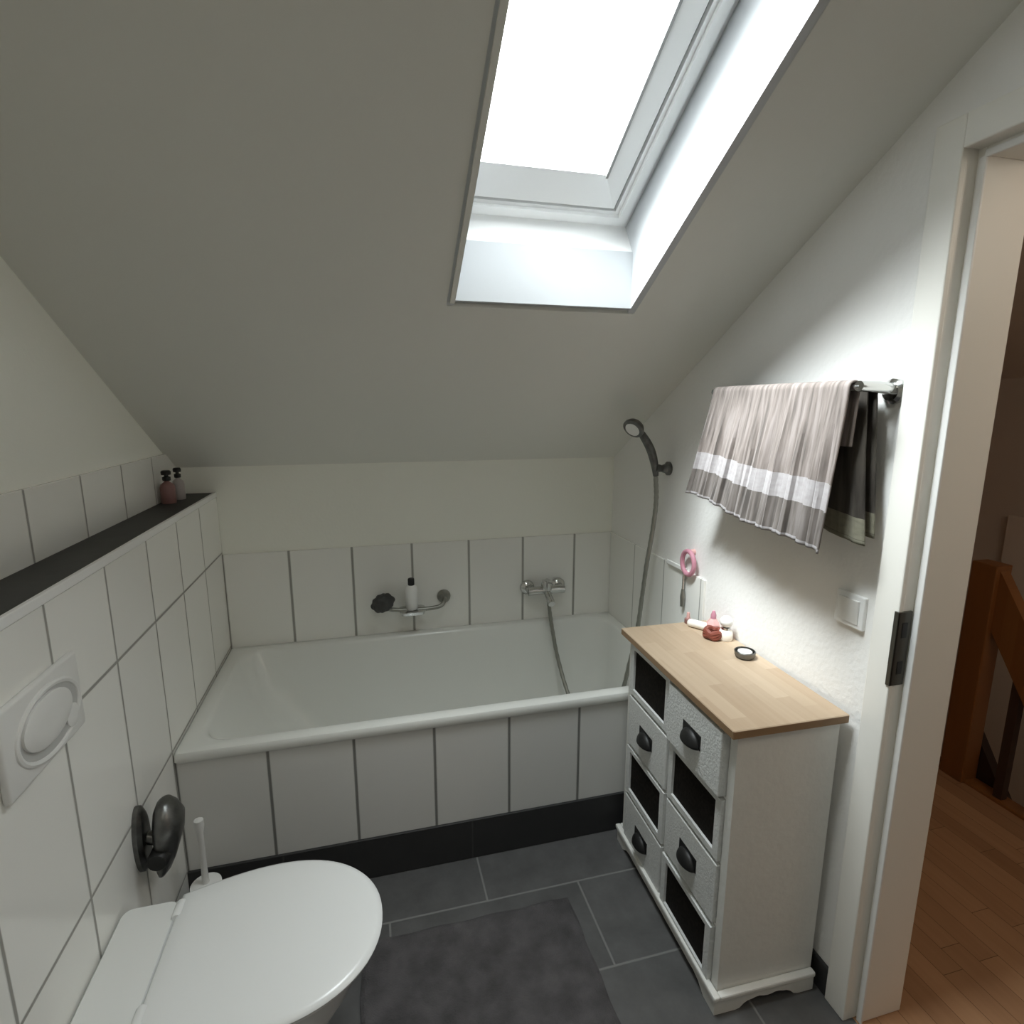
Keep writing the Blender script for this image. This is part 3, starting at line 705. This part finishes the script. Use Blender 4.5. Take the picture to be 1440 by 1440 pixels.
# things hanging on the tiled end of the right wall
rg = thing('wall_hook', 'pink ring-shaped hook on the right wall above the chest', 'hook', (XR, -.68, .975))
bm = B()
ringp = [(XR - .022, -.686 + .038*math.cos(a), .978 + .042*math.sin(a)) for a in [2*PI*i/36 for i in range(37)]]
tube(bm, ringp, 0.0085, 10, False); obj('ring', bm, M['pink'], rg, True)
bm = B(); tube(bm, [(XR, -.686, 1.016), (XR - .022, -.686, 1.018)], [0.012, 0.008], 12); obj('stem', bm, M['pale_pink'], rg, True)
sq = thing('squeegee', 'thin shower squeegee with pale blade hanging below the pink hook', 'squeegee', (XR, -.64, .87))
bm = B(); box(bm, XR - .020, -.668, .936, XR - .013, -.535, .952, 0.002, 1); obj('blade', bm, M['white_plastic'], sq)
bm = B(); tube(bm, [(XR - .0165, -.655, .94), (XR - .0165, -.655, .86)], 0.0045, 10); obj('shaft', bm, M['chrome'], sq, True)
bm = B(); tube(bm, [(XR - .0165, -.655, .87), (XR - .0165, -.656, .845), (XR - .0165, -.657, .805)], [0.006, 0.0095, 0.008], 12); obj('grip', bm, M['hose'], sq, True)

# ------------------------------------------------------------------ towel rail and towels
ZR = 1.566
DF, DB = 0.105, 0.048
tr = thing('towel_rail', 'chrome double towel rail mounted on the right wall above the chest', 'towel rail', (XR, -1.15, ZR))
bm = B(); tube(bm, [(XR - DF, -.905, ZR), (XR - DF, -1.415, ZR)], 0.008, 12); obj('front_bar', bm, M['chrome'], tr, True)
bm = B(); tube(bm, [(XR - DB, -.850, ZR), (XR - DB, -1.412, ZR)], 0.008, 12); obj('rear_bar', bm, M['chrome'], tr, True)
bm = B(); lathe(bm, [(0.0, 0.0), (0.027, 0.0), (0.027, 0.010), (0.020, 0.016), (0.0, 0.016)], (XR, -1.402, ZR - .008), (-1, 0, 0)); obj('wall_plate', bm, M['chrome'], tr, True)
bm = B(); tube(bm, [(XR - .012, -1.402, ZR - .004), (XR - DB, -1.407, ZR), (XR - DF - .006, -1.414, ZR + .002)], [0.014, 0.013, 0.011], 12); obj('bracket', bm, M['chrome'], tr, True)
bm = B(); lathe(bm, [(0.0, 0.0), (0.024, 0.0), (0.024, 0.010), (0.0, 0.014)], (XR, -.835, ZR - .004), (-1, 0, 0)); obj('wall_plate', bm, M['chrome'], tr, True)
bm = B(); tube(bm, [(XR - .010, -.835, ZR - .002), (XR - DB, -.855, ZR), (XR - DF - .004, -.905, ZR)], [0.011, 0.010, 0.009], 12); obj('bracket', bm, M['dark_chrome'], tr, True)

def towel(name, xbar, rb, ytop, ybot_f, zf_bot, ybot_b, zb_bot, amp, nf, matl, label, seed, lean=0.012, backv=0.4, nu=90, nv=60):
    rnd = random.Random(seed)
    ph = [rnd.uniform(0, 2*PI) for _ in range(4)]
    bm = B(); uvl = bm.loops.layers.uv.new('UVMap')
    grid = []; uvs = []
    lf, lb = 1.0, 0.85
    n_over = 8
    rows = [('f', k/(nv)) for k in range(nv)] + [('o', k/n_over) for k in range(n_over + 1)] + [('b', (k + 1)/(nv//2)) for k in range(nv//2)]
    for kind, t in rows:
        row = []; ruv = []
        for i in range(nu + 1):
            u = i/nu
            yt = ytop[0] + (ytop[1] - ytop[0])*u
            if kind == 'f':
                d = 1 - t      # 1 at hem, 0 at bar
                yb = ybot_f[0] + (ybot_f[1] - ybot_f[0])*u
                zb = zf_bot(u); e = d**1.15
                y = yt + (yb - yt)*e; z = ZR + (zb - ZR)*d
                a = amp*min(1, d*2.2)
                w = a*(math.sin(2*PI*nf*u + ph[0] + 0.8*d) + 0.55*math.sin(2*PI*nf*2.3*u + ph[1] - 1.2*d) + .35*math.sin(2*PI*nf*4.1*u + ph[2]))
                x = xbar - rb - lean*d + w - 0.5*amp*min(1, d*2.2)
                y += 0.4*a*math.cos(2*PI*nf*u + ph[0])
                vv = 1 - d
                vv = t
            elif kind == 'o':
                a = PI*t; x = xbar - rb*math.cos(a); z = ZR + rb*math.sin(a); y = yt; vv = 1.0
                x += 0.0
            else:
                d = t; yb = ybot_b[0] + (ybot_b[1] - ybot_b[0])*u
                zb = zb_bot(u); y = yt + (yb - yt)*d; z = ZR + (zb - ZR)*d
                w = amp*.35*min(1, d*2)*math.sin(2*PI*nf*u + ph[3])
                x = xbar + rb + w; vv = 1 - backv*t
            row.append(bm.verts.new((x, y, z))); ruv.append((u, vv))
        grid.append(row); uvs.append(ruv)
    idx = {}
    for r, row in enumerate(grid):
        for i, v in enumerate(row): idx[v] = uvs[r][i]
    for a, b in zip(grid, grid[1:]):
        for i in range(nu):
            f = bm.faces.new((a[i], a[i+1], b[i+1], b[i]))
            for l in f.loops: l[uvl].uv = idx[l.vert]
    o = obj(name, bm, matl, None, True)
    md = o.modifiers.new('thick', 'SOLIDIFY'); md.thickness = 0.005; md.offset = 0
    tag(o, label, 'towel', 'towels on the rail')
    return o
towel('bath_towel', XR - DF, 0.013, (-.915, -1.398), (-.815, -1.372), lambda u: 1.256 - .060*u + .006*math.sin(9*u), (-.92, -1.392), lambda u: 1.44, 0.0052, 8, M['towel'],
      'taupe striped towel with pale band hanging over the front bar', 11, lean=0.006)
towel('bath_towel', XR - DB, 0.012, (-.860, -1.388), (-.790, -1.428), lambda u: 1.30 - .075*u, (-.77, -1.425), lambda u: 1.285 - .045*u, 0.0035, 4, M['towel_dark'],
      'dark brown towel hanging behind the striped towel, next to the wall', 23, lean=0.0, backv=1.0)

# ------------------------------------------------------------------ light switch
ls = thing('light_switch', 'white square light switch on the right wall beside the door casing', 'switch', (XR, -1.36, 1.05))
bm = B(); box(bm, XR - .010, -1.400, 1.008, XR + .001, -1.318, 1.090, 0.003, 2); obj('frame', bm, M['white_plastic'], ls)
bm = B()
poly = [(XR - .009, 1.020), (XR - .012, 1.020), (XR - .017, 1.078), (XR - .009, 1.078)]
loft(bm, [[(x, -1.388, z) for x, z in poly], [(x, -1.330, z) for x, z in poly]]); obj('rocker', bm, M['plate'], ls)

# ------------------------------------------------------------------ bath mat
bm = B()
nx, ny = 60, 80
mx0, mx1, my0, my1 = 0.50, 1.132, -1.85, -0.972
rnd = random.Random(3)
grid = []
for i in range(nx + 1):
    row = []
    for j in range(ny + 1):
        x = mx0 + (mx1 - mx0)*i/nx; y = my0 + (my1 - my0)*j/ny
        e = min(i, nx - i, j, ny - j)
        z = 0.003 if e == 0 else 0.011 + rnd.uniform(-.002, .002)
        row.append(bm.verts.new((x + .002*math.sin(y*40), y + .002*math.sin(x*37), z)))
    grid.append(row)
for a, b in zip(grid, grid[1:]):
    for j in range(ny): bm.faces.new((a[j], b[j], b[j+1], a[j+1]))
geo = bmesh.ops.extrude_face_region(bm, geom=bm.faces[:])
for v in [g for g in geo['geom'] if isinstance(g, bmesh.types.BMVert)]: v.co.z = 0.0006
tag(obj('bath_mat', bm, M['mat_grey'], None, True), 'dark grey rectangular bath mat on the floor in front of the toilet', 'bath mat')

# ------------------------------------------------------------------ hallway beyond the door
HX = XR + WT
bm = B(); box(bm, XR + 0.02, YN, -0.10, 2.90, 0.9, 0.0); hf = struct('floor_hall', bm, M['parquet'])
bm = B(); box(bm, 2.90, YN, -0.10, 2.965, 0.9, 0.012, 0.004, 2); struct('trim_4', bm, M['rail_wood'])
bm = B(); box(bm, 2.90, YN, -1.20, 2.95, 0.9, -0.10); struct('wall_stairwell', bm, M['hall_ceil'])
bm = B(); box(bm, 3.95, YN, -1.25, 4.05, 1.0, 1.69); struct('wall_hall_back', bm, M['hall_wall'])
# pale slanted wall panel along the stairs
bm = B(); poly_prism_x(bm, [(-0.20, .70), (-0.20, .95), (-2.4, .95), (-2.4, -1.2), (-1.2, -1.2)], 3.90, 3.948); struct('wall_stair_panel', bm, simple('pale_paint', (0.70, 0.62, 0.55), 0.8))
bm = B(); loft(bm, [[(3.95, YN, 1.67), (3.95, 1.0, 1.67), (HX, 1.0, 2.45), (HX, YN, 2.45)], [(4.0, YN, 1.75), (4.0, 1.0, 1.75), (HX, 1.0, 2.53), (HX, YN, 2.53)]]); struct('ceiling_hall', bm, M['hall_ceil'])
bm = B(); box(bm, HX - .1, 0.9, -1.25, 4.05, 1.0, 2.5); struct('wall_hall_left', bm, M['hall_wall'])
bm = B(); box(bm, HX - .1, YN - .1, -1.25, 4.05, YN, 2.5); struct('wall_hall_right', bm, M['hall_wall'])
bm = B(); box(bm, 2.95, YN, -1.30, 4.05, 1.0, -1.20); struct('floor_stairwell', bm, simple('pale_floor', (0.55, 0.52, 0.48), 0.6))
bm = B()
box(bm, HX - 0.006, YD0 + LT, -1.2, HX + 0.002, 0.95, 2.52)
box(bm, HX - 0.006, YD1 - LT, HD + LT, HX + 0.002, YD0 + LT, 2.52)
box(bm, HX - 0.006, YN - 0.05, -1.2, HX + 0.002, YD1 - LT, 2.52)
struct('wall_hall_side', bm, M['hall_wall'])

sr = thing('stair_railing', 'reddish wooden stair railing with square newel post on the landing beyond the door', 'railing', (2.90, -0.80, 0.0))
bm = B(); box(bm, 2.885, -0.862, 0.0, 2.965, -0.768, 0.925, 0.004, 2); obj('newel_post', bm, M['rail_wood'], sr)
sl = 1.55
def raked(bm, x0, x1, ya, za_top, za_bot, yb):
    d = (ya - yb)*sl
    q = [(ya, za_top), (ya, za_bot), (yb, za_bot - d), (yb, za_top - d)]
    loft(bm, [[(x0, y, z) for y, z in q], [(x1, y, z) for y, z in q]])
bm = B(); raked(bm, 2.905, 2.950, -0.855, 0.915, 0.675, -1.75); obj('handrail', bm, M['rail_wood'], sr)
bm = B(); raked(bm, 2.972, 3.012, -0.790, 0.26, 0.02, -1.55); obj('stringer', bm, M['dark_wood'], sr)
for k in range(4):
    y = -0.975 - .13*k
    zt_, zb_ = 0.70 - (-0.855 - y)*sl, 0.20 - (-0.790 - y)*sl
    bm = B(); box(bm, 2.915, y - .016, zb_ - .1, 2.945, y + .016, zt_ + .05); obj('baluster', bm, M['dark_wood'], sr)

# ------------------------------------------------------------------ light: overcast sky through the skylight, added dim fill in hall and room
FILL_POWER = 3.2  # strength of the added ceiling fill
SKY, SUN_GLOW = 33.0, 185.0
w = bpy.data.worlds.new('World'); bpy.context.scene.world = w; w.use_nodes = True
bg = w.node_tree.nodes['Background']
bg.inputs['Color'].default_value = (0.95, 0.985, 1.0, 1)
# overcast sky, brighter around the clouded sun
wt = w.node_tree
tc = wt.nodes.new('ShaderNodeTexCoord')
def glow(direction, power, amount):
    dt = wt.nodes.new('ShaderNodeVectorMath'); dt.operation = 'DOT_PRODUCT'
    wt.links.new(tc.outputs['Generated'], dt.inputs[0]); dt.inputs[1].default_value = Vector(direction).normalized()
    return math_node(wt, 'MULTIPLY', math_node(wt, 'POWER', math_node(wt, 'MAXIMUM', dt.outputs['Value'], 0.0), power), amount)
sx = wt.nodes.new('ShaderNodeSeparateXYZ'); wt.links.new(tc.outputs['Generated'], sx.inputs[0])
up = math_node(wt, 'MAXIMUM', sx.outputs[2], 0.0)
base = math_node(wt, 'MULTIPLY', math_node(wt, 'ADD', math_node(wt, 'MULTIPLY', math_node(wt, 'MULTIPLY', up, up), 0.88), 0.12), SKY)
wt.links.new(math_node(wt, 'ADD', base, glow((-0.56, -0.10, 0.82), 36.0, SUN_GLOW)), bg.inputs['Strength'])
pl = bpy.data.lights.new('skylight_portal', 'AREA'); pl.shape = 'RECTANGLE'; pl.size = 0.36; pl.size_y = V1 - 0.33
pl.cycles.is_portal = True
po = bpy.data.objects.new('skylight_portal', pl); C.objects.link(po)
po.matrix_world = Matrix.Translation(W(-0.034, (0.205 + V1 - 0.123)/2, NF + 0.034)) @ Matrix((DU, DV, DN)).transposed().to_4x4()
hl = bpy.data.lights.new('added_hall_fill', 'POINT'); hl.energy = 7.0; hl.color = (1.0, 0.90, 0.76); hl.shadow_soft_size = 0.12  # added fill to brighten the hall, source unseen
ho = bpy.data.objects.new('added_hall_fill', hl); C.objects.link(ho); ho.location = (2.35, -2.2, 2.0)

# added fill light with a fixture body, unseen on the ceiling behind the camera
lx, ly = 0.75, -2.72
bm = B(); lathe(bm, [(0.0, 0.0), (0.165, 0.0), (0.165, -0.03), (0.150, -0.034), (0.0, -0.034)], (lx, ly, ZFLAT), n=40)
fill_body = struct('added_fill_fixture', bm, M['white_plastic'], None, True)
ll = bpy.data.lights.new('added_fill_light', 'AREA'); ll.shape = 'DISK'; ll.size = 0.28; ll.energy = FILL_POWER; ll.color = (1.0, 0.97, 0.84)
lo_ = bpy.data.objects.new('added_fill_light', ll); C.objects.link(lo_); lo_.location = (lx, ly, ZFLAT - 0.036)

# ------------------------------------------------------------------ camera
cam = bpy.data.cameras.new('camera'); cam.sensor_width = 36; cam.lens = 787.25/1440*36; cam.clip_start = 0.02
co = bpy.data.objects.new('camera', cam); C.objects.link(co)
rx, rr_, rz = math.radians(79.1484), math.radians(0.0283), math.radians(-14.4626)
co.matrix_world = Matrix.Translation((0.583, -2.3881, 1.5295)) @ Matrix.Rotation(rz, 4, 'Z') @ Matrix.Rotation(rx, 4, 'X') @ Matrix.Rotation(rr_, 4, 'Z')
sc = bpy.context.scene
sc.camera = co
sc.view_settings.view_transform = 'Standard'; sc.view_settings.look = 'None'; sc.view_settings.gamma = 1; sc.view_settings.use_curve_mapping = False
sc.view_settings.exposure = 0.0
sc.cycles.max_bounces = 10; sc.cycles.diffuse_bounces = 8; sc.cycles.glossy_bounces = 4; sc.cycles.transparent_max_bounces = 8
sc.cycles.caustics_reflective = False; sc.cycles.caustics_refractive = False
sc.cycles.use_denoising = True
